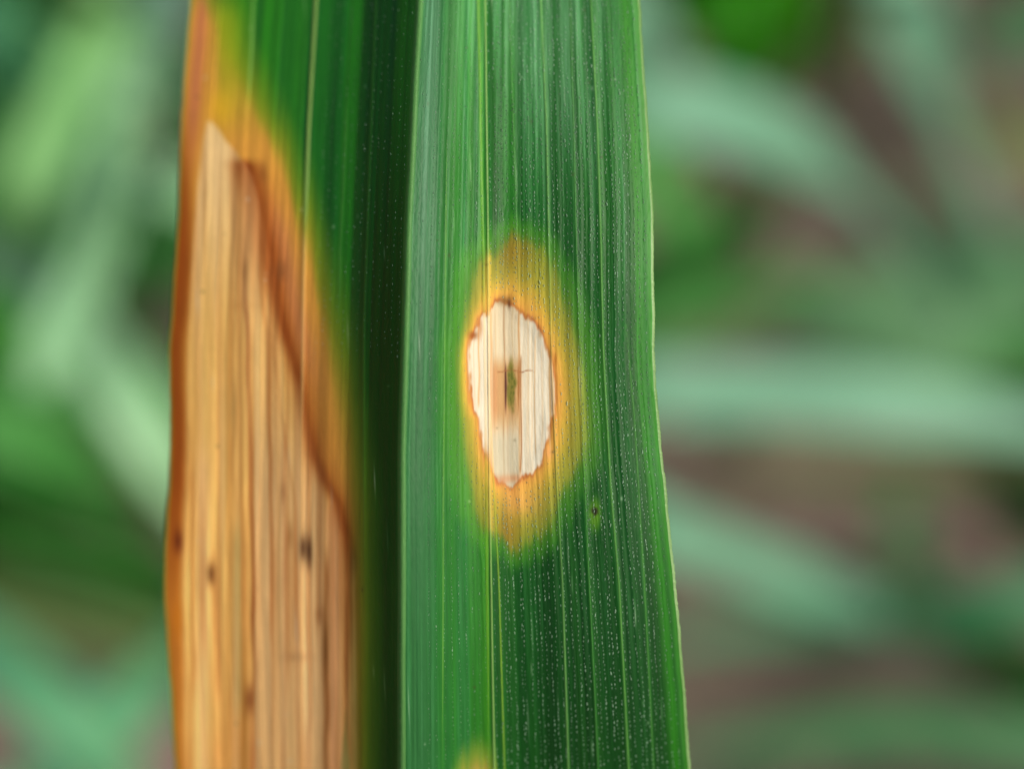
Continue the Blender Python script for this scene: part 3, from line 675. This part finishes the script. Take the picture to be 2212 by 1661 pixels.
blade_behind('vivid fresh green blade at the top, right of the leaf', [(1500, -420, 20), (1560, -150, 20.5), (1610, 0, 21), (1600, 130, 22), (1570, 260, 23)], 1.2, 'fresh', root=ga(1500, -1500), group=G_)
blade_behind('deep green blade at the top edge close to the leaf', [(1380, -420, 22), (1430, -150, 22.5), (1480, 0, 23), (1530, 130, 24)], .62, 'dark', root=ga(1300, -1500), group=G_)
blade_behind('mid green blade just right of the leaf under the pale arch', [(1180, 140, 23), (1330, 300, 23), (1430, 420, 23.5), (1480, 540, 24), (1500, 640, 25)], .62, 'mid', root=ga(700, 100), group=G_)
blade_behind('dark green blade in the shade right of the oval spot', [(1150, 760, 24), (1340, 690, 24.2), (1480, 580, 24.6), (1600, 480, 25), (1700, 400, 26)], .92, 'dark', root=ga(700, 900), group=G_)
blade_behind('dim green blade above the level blade, right of the spot', [(1200, 700, 23), (1450, 690, 23.5), (1640, 640, 25), (1800, 560, 27)], .4, 'mid', root=ga(800, 760), group=G_)
blade_behind('dark green blade at the right edge, above the bluish one', [(2600, 1240, 21), (2380, 1180, 22), (2200, 1110, 23), (2120, 1060, 24)], .6, 'dark', root=ga(3100, 1400), group=G_)
blade_behind('grey green stub standing in the soil near the right edge', [(1960, 1200, 24.4), (1945, 1130, 23.8), (1960, 1040, 23.4)], .55, 'grey', root=ga(1970, 1280), group=G_)
blade_behind('dark green blade in the lower right corner', [(2700, 1700, 21), (2400, 1580, 21.5), (2200, 1470, 22), (2060, 1400, 23)], .6, 'dark', root=ga(3100, 1900), group=G_)
blade_behind('faded straw coloured blade at the upper right edge', [(2700, 420, 26), (2420, 380, 26), (2200, 300, 26.5), (2090, 190, 28)], .66, 'straw', root=ga(3100, 500), group=G_)
blade_behind('grey green blade far back between the two arches', [(2500, 900, 25), (2250, 740, 26), (2080, 560, 27), (1960, 380, 28.5)], .8, 'grey', root=ga(2800, 1000), group=G_)
blade_behind('grey blade low over the soil in the middle right', [(2500, 700, 26), (2200, 760, 26), (1900, 740, 26), (1650, 720, 26.5)], .8, 'grey', root=ga(2900, 760), group=G_)
blade_behind('dim grey green blade in the top right corner', [(2500, 40, 27), (2300, 60, 27.5), (2140, 70, 28), (2020, 60, 29)], .9, 'grey', root=ga(2800, 100), group=G_)
blade_behind('olive blade at the top, between the vivid and the light green one', [(1980, -350, 26), (1860, -60, 26.5), (1780, 110, 27), (1720, 220, 28)], .8, 'olive', root=ga(2050, -900), group=G_)
blade_behind('grey green blade lying on the soil in the gap under the pale arch', [(2300, 560, 27), (2060, 600, 27), (1850, 640, 27), (1660, 640, 27)], .7, 'grey', root=ga(2700, 560), group=G_)
blade_behind('dull green blade low at the right edge above the level one', [(2600, 700, 25), (2360, 760, 25.4), (2180, 780, 25.8), (1980, 770, 26.2)], .55, 'mid', root=ga(3000, 700), group=G_)
blade_behind('thin green blade low over the brown soil below the level one', [(2400, 980, 24), (2100, 1010, 24.4), (1800, 1020, 24.8), (1500, 1000, 25)], .32, 'olive', root=ga(2900, 980), group=G_)
# left side
blade_behind('light green blade slanting down to the left, upper left', [(330, -200, 18), (245, 20, 17), (180, 150, 16.5), (105, 310, 16), (50, 440, 16), (10, 560, 16.5)], .40, 'lime', root=ga(900, -500), group=G_, blunt=.15)
blade_behind('long pale blade with blunt tip slanting down to the left', [(330, 60, 19.5), (270, 300, 18), (240, 460, 17), (190, 590, 16), (130, 720, 15.4), (80, 850, 15.2)], .36, 'bright', root=ga(560, -400), group=G_, blunt=.12)
blade_behind('bright bluish white blade running behind the scorched edge', [(60, 620, 18), (190, 740, 16.5), (270, 860, 16), (350, 980, 16), (460, 1150, 16.5), (620, 1400, 17.5)], .42, 'bright', root=ga(-500, 300), group=G_)
blade_behind('short light green blade touching the left edge of the leaf', [(760, 520, 17), (500, 430, 16.5), (390, 400, 16.5), (330, 385, 16.8), (270, 360, 17.5)], .42, 'bright', root=ga(1100, 700), group=G_)
blade_behind('bluish blade at the top, left of the leaf', [(420, -300, 19), (370, -60, 19), (340, 90, 19.4), (330, 200, 20), (310, 290, 21)], .5, 'blue', root=ga(700, -900), group=G_)
blade_behind('bluish green blade coming in at the lower left corner', [(-300, 1260, 19), (-60, 1390, 18), (60, 1480, 17.6), (160, 1570, 17.5), (260, 1700, 17.6), (360, 1900, 18)], .5, 'teal', root=ga(-900, 1000), group=G_)
blade_behind('pale green blade rising towards the scorched edge at lower left', [(-40, 1900, 18), (110, 1690, 18), (250, 1560, 18.2), (350, 1450, 18.8), (450, 1330, 20)], .5, 'teal', root=ga(-300, 2300), group=G_)
blade_behind('vivid green blade at the left edge, half way up', [(-300, 760, 22), (-80, 690, 22), (40, 620, 22.5), (110, 540, 23.5)], .8, 'fresh', root=ga(-900, 900), group=G_)
blade_behind('deep green blade low behind the left edge of the leaf', [(-100, 1120, 22), (100, 1180, 22), (260, 1225, 22.4), (430, 1280, 23), (700, 1330, 24)], .66, 'dark', root=ga(-600, 1050), group=G_)
blade_behind('mid green blade sloping down under the bluish white one', [(-260, 880, 21), (-40, 930, 21), (110, 980, 21.5), (230, 1060, 22.5), (330, 1180, 24)], .62, 'mid', root=ga(-900, 900), group=G_)
blade_behind('dark green blade in the shade at the far left', [(-260, 1060, 23), (-40, 1090, 23), (120, 1130, 23.4), (240, 1220, 24)], .8, 'dark', root=ga(-900, 1100), group=G_)
blade_behind('olive blade lying over the soil at lower left', [(-260, 1330, 22), (0, 1310, 22.4), (180, 1330, 22.8), (380, 1390, 23.2), (600, 1400, 24)], .8, 'olive', root=ga(-700, 1380), group=G_)
blade_behind('dark green blade rising at the top, between the two upper left ones', [(180, -420, 22), (190, -150, 22), (200, 0, 22.5), (230, 150, 23.5)], .8, 'dark', root=ga(200, -1300), group=G_)
blade_behind('mid green blade in the top left corner', [(-260, -120, 21), (-40, 60, 21), (40, 200, 21.5), (60, 340, 22.5)], .8, 'teal', root=ga(-900, -600), group=G_)
blade_behind('mid green blade between the pale tip and the leaf', [(560, 240, 21), (420, 420, 21), (330, 580, 21.5), (270, 720, 22.5)], .8, 'mid', root=ga(900, -100), group=G_)
blade_behind('teal blade glimpsed between the two slanting light ones', [(260, 200, 21), (190, 350, 21), (140, 480, 21.5), (90, 620, 22.5)], .5, 'teal', root=ga(560, -300), group=G_)
blade_behind('broad green blade far back at the left, behind all the others', [(-300, 260, 25), (0, 380, 25), (240, 490, 25), (480, 580, 26)], 1.9, 'mid', root=ga(-900, 0), group=G_)
blade_behind('broad dark blade far back at the left, under the vivid one', [(-300, 780, 25.5), (0, 760, 25.5), (200, 800, 25.5), (460, 900, 26)], 1.3, 'mid', root=ga(-900, 800), group=G_)
blade_behind('broad green blade far back beside the top left of the leaf', [(-100, -60, 27), (150, 60, 27), (320, 150, 27), (560, 220, 28)], 1.4, 'dark', root=ga(-700, -300), group=G_)
# the stand of grass goes on to both sides of the picture
def arch_blade(label, x, y, yaw, h, l, width, mat):
    g = np.array([x, y, -.1]); d = np.array([math.cos(yaw), math.sin(yaw), 0]); Z = np.array([0, 0, 1.0])
    P = [g, g + d * l * .12 + Z * h * .55, g + d * l * .35 + Z * h, g + d * l * .68 + Z * h * .9, g + d * l + Z * h * .45]
    C_ = [(p - CAM) for p in P]
    pts = []
    for q in C_:
        D = -(q @ B); pts.append((1106 + (q @ R) * FD / (K * D), 830.5 - (q @ U) * FD / (K * D), D))
    return blade_behind(label, pts, width, mat, group='grass blades growing at the sides')
ry = random.Random(21); kinds = ['pale', 'mid', 'lime', 'dark', 'grey', 'teal', 'olive', 'fresh']
tone = ['pale waxy', 'mid green', 'light green', 'deep green', 'grey green', 'teal', 'olive', 'vivid green']
for i in range(16):
    side = -1 if i < 8 else 1
    x = side * ry.uniform(10, 20); y = ry.uniform(6, 26)
    yaw = (math.pi if side < 0 else 0) + ry.uniform(-.9, .9)
    arch_blade('%s grass blade growing from the bare soil at the far %s' % (tone[i % 8], 'left' if side < 0 else 'right'), x, y, yaw, ry.uniform(3, 8), ry.uniform(4, 8), ry.uniform(.4, .8), kinds[i % 8])
